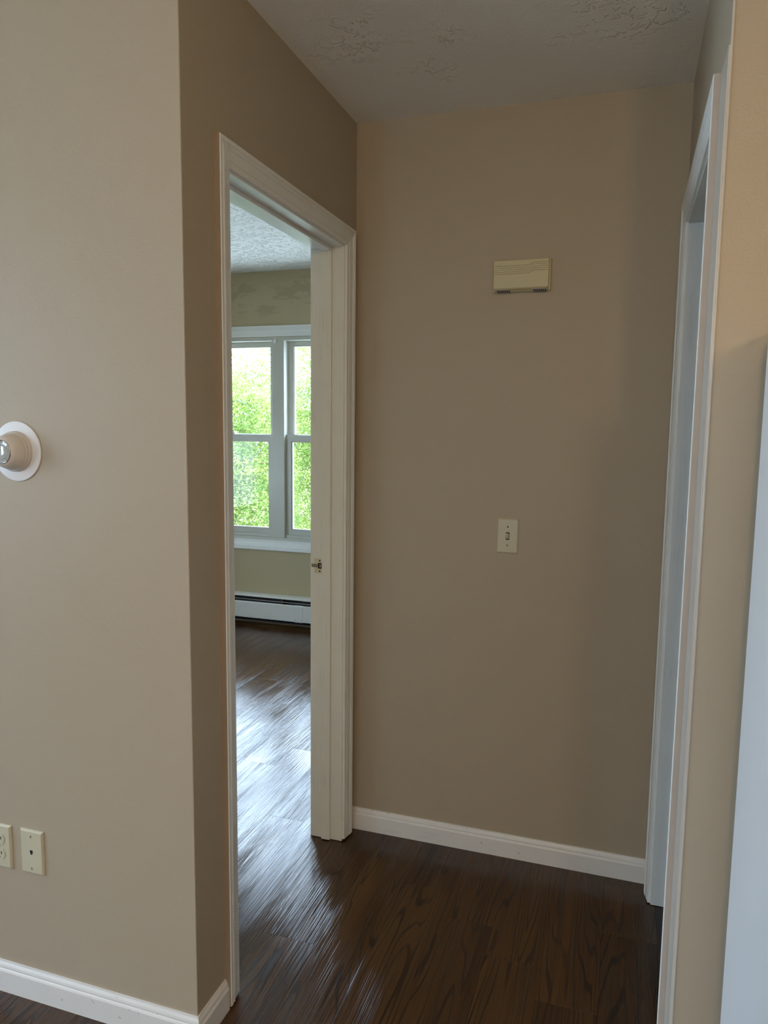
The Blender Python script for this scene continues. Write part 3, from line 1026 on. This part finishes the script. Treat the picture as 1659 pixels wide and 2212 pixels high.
def tree(label, base, top, crown, nleaf, rx, rz, seed, fade):
    rnd = random.Random(seed)
    t = thing('leafy_tree', label, 'tree', base, 'trees outside the bedroom window')
    bx_, by_, bz_ = base
    q = MB()
    pts = [(bx_ + (top[0] - bx_) * k + 0.06 * math.sin(5 * k), by_ + (top[1] - by_) * k, bz_ + (top[2] - bz_) * k) for k in (0, .2, .4, .6, .8, 1)]
    q.tube(pts, [0.13, 0.11, 0.09, 0.065, 0.04, 0.012], 9)
    q.build('trunk', M_bark, t, smooth=True)
    cen = Vector(crown)
    tips = []
    for k in range(9):
        a = rnd.uniform(0, 2 * math.pi)
        f = rnd.uniform(0.35, 0.85)
        st = Vector(pts[0]).lerp(Vector(pts[-1]), f)
        end = cen + Vector((math.cos(a) * rx * rnd.uniform(.6, .95), math.sin(a) * rx * rnd.uniform(.6, .95), rz * rnd.uniform(-.3, .8)))
        midp = st.lerp(end, 0.5) + Vector((rnd.uniform(-.2, .2), rnd.uniform(-.2, .2), rnd.uniform(-.1, .25)))
        q = MB()
        q.tube([st, st.lerp(midp, .5) + Vector((0, 0, .05)), midp, midp.lerp(end, .5), end], [0.032, 0.026, 0.019, 0.012, 0.004], 6)
        q.build('branch', M_bark, t, smooth=True)
        tips += [midp, midp.lerp(end, .5), end]
    for k in range(4):
        x = cen.x + rx * rnd.uniform(-.8, .8)
        z = cen.z + rz * rnd.uniform(-.45, .35)
        st = Vector((x, cen.y - rx * rnd.uniform(.15, .5), z))
        dx = rnd.uniform(.15, .4) * rnd.choice((-1, 1))
        end = st + Vector((dx, -.15, rnd.uniform(.5, .95)))
        root_ = Vector(pts[0]).lerp(Vector(pts[-1]), 0.35 + 0.08 * k)
        q = MB()
        q.tube([root_, root_.lerp(st, .5) + Vector((0, 0, .06)), st, st.lerp(end, .5) + Vector((.05, 0, 0)), end], [0.020, 0.014, 0.009, 0.006, 0.002], 6)
        q.build('branch', M_bark, t, smooth=True)
    vs, fs = [], []
    n = 0
    # leaves hang in sprays around twig ends
    while n < nleaf:
        u = Vector((rnd.gauss(0, 1), rnd.gauss(0, 1), rnd.gauss(0, 1))).normalized() * rnd.random() ** 0.38
        u = u * (u.length / max(1e-6, (u.x ** 4 + u.y ** 4 + u.z ** 4) ** 0.25))
        c0 = cen + Vector((u.x * rx, u.y * rx, u.z * rz))
        if rnd.random() < fade(c0):
            continue
        for _ in range(rnd.randint(12, 20)):
            c = c0 + Vector((rnd.gauss(0, .12), rnd.gauss(0, .12), rnd.gauss(0, .045)))
            ln = rnd.uniform(.034, .068)
            wd_ = ln * rnd.uniform(.26, .38)
            d = Vector((rnd.gauss(0, 1), rnd.gauss(0, 1), rnd.gauss(-.2, .45))).normalized()
            sd = d.cross(Vector((rnd.gauss(0, .35), rnd.gauss(0, .35), 1))).normalized()
            nn = sd.cross(d) * ln * .18
            i = len(vs)
            vs += [c, c + d * ln * .5 + sd * wd_ + nn, c + d * ln, c + d * ln * .5 - sd * wd_ + nn]
            fs += [(i, i + 1, i + 2), (i, i + 2, i + 3)]
            n += 1
    q = MB()
    q.v = [tuple(p) for p in vs]
    q.f = fs
    q.m = [0] * len(fs)
    me = bpy.data.meshes.new('foliage')
    o = bpy.data.objects.new('foliage', me)
    C.objects.link(o)
    off = Vector(base)
    me.from_pydata([tuple(p - off) for p in vs], [], fs)
    me.materials.append(M_leaf)
    o.parent = t
    o['kind'] = 'stuff'
    return t


fd = lambda zt, sp: (lambda c: max(0.0, min(0.92, (c.z - zt) / sp)))
tree('light green leafy tree filling the left half of the bedroom window', (-5.3, 8.0, GZ), (-5.0, 8.0, 2.7), (-5.0, 8.0, 0.6), 36000, 0.85, 2.4, 3, fd(1.75, 1.4))
tree('denser green leafy tree behind the right sash of the bedroom window', (-4.0, 10.6, GZ), (-4.3, 10.5, 3.0), (-4.45, 10.5, 0.8), 38000, 0.9, 2.6, 5, fd(2.3, 1.6))
tree('smaller leafy tree standing behind and between the two larger ones outside', (-6.8, 14.2, GZ), (-7.0, 14.1, 3.0), (-7.05, 14.1, 0.5), 42000, 1.9, 3.1, 9, fd(1.7, 2.4))

hs = thing('neighbour_house', 'pale pinkish house half hidden behind the trees outside', 'house', (-10.5, 25, GZ))
q = MB(); q.prism([(-15.5, GZ), (-9.8, GZ), (-9.8, 1.9), (-12.65, 3.3), (-15.5, 1.9)], lambda a, c, t: (a, t, c), 22, 29); q.build('siding', M_brick, hs)
q = MB(); q.prism([(-15.9, 1.7), (-12.65, 3.3), (-9.4, 1.7), (-9.4, 1.9), (-12.65, 3.5), (-15.9, 1.9)], lambda a, c, t: (a, t, c), 21.7, 29.3); q.build('roof', M_roof, hs)
for x in (-14.6, -12.9):
    q = MB()
    q.box(x, x + 0.1, 21.93, 22, 0.2, 1.9); q.box(x + 0.9, x + 1.0, 21.93, 22, 0.2, 1.9)
    q.box(x, x + 1.0, 21.93, 22, 1.8, 1.9); q.box(x, x + 1.0, 21.93, 22, 0.2, 0.3); q.box(x, x + 1.0, 21.93, 22, 1.02, 1.08)
    wf = q.build('window', M_vinyl, hs)
    q = MB(); q.box(x + 0.1, x + 0.9, 21.97, 21.99, 0.3, 1.8); q.build('pane', M_dark, wf)
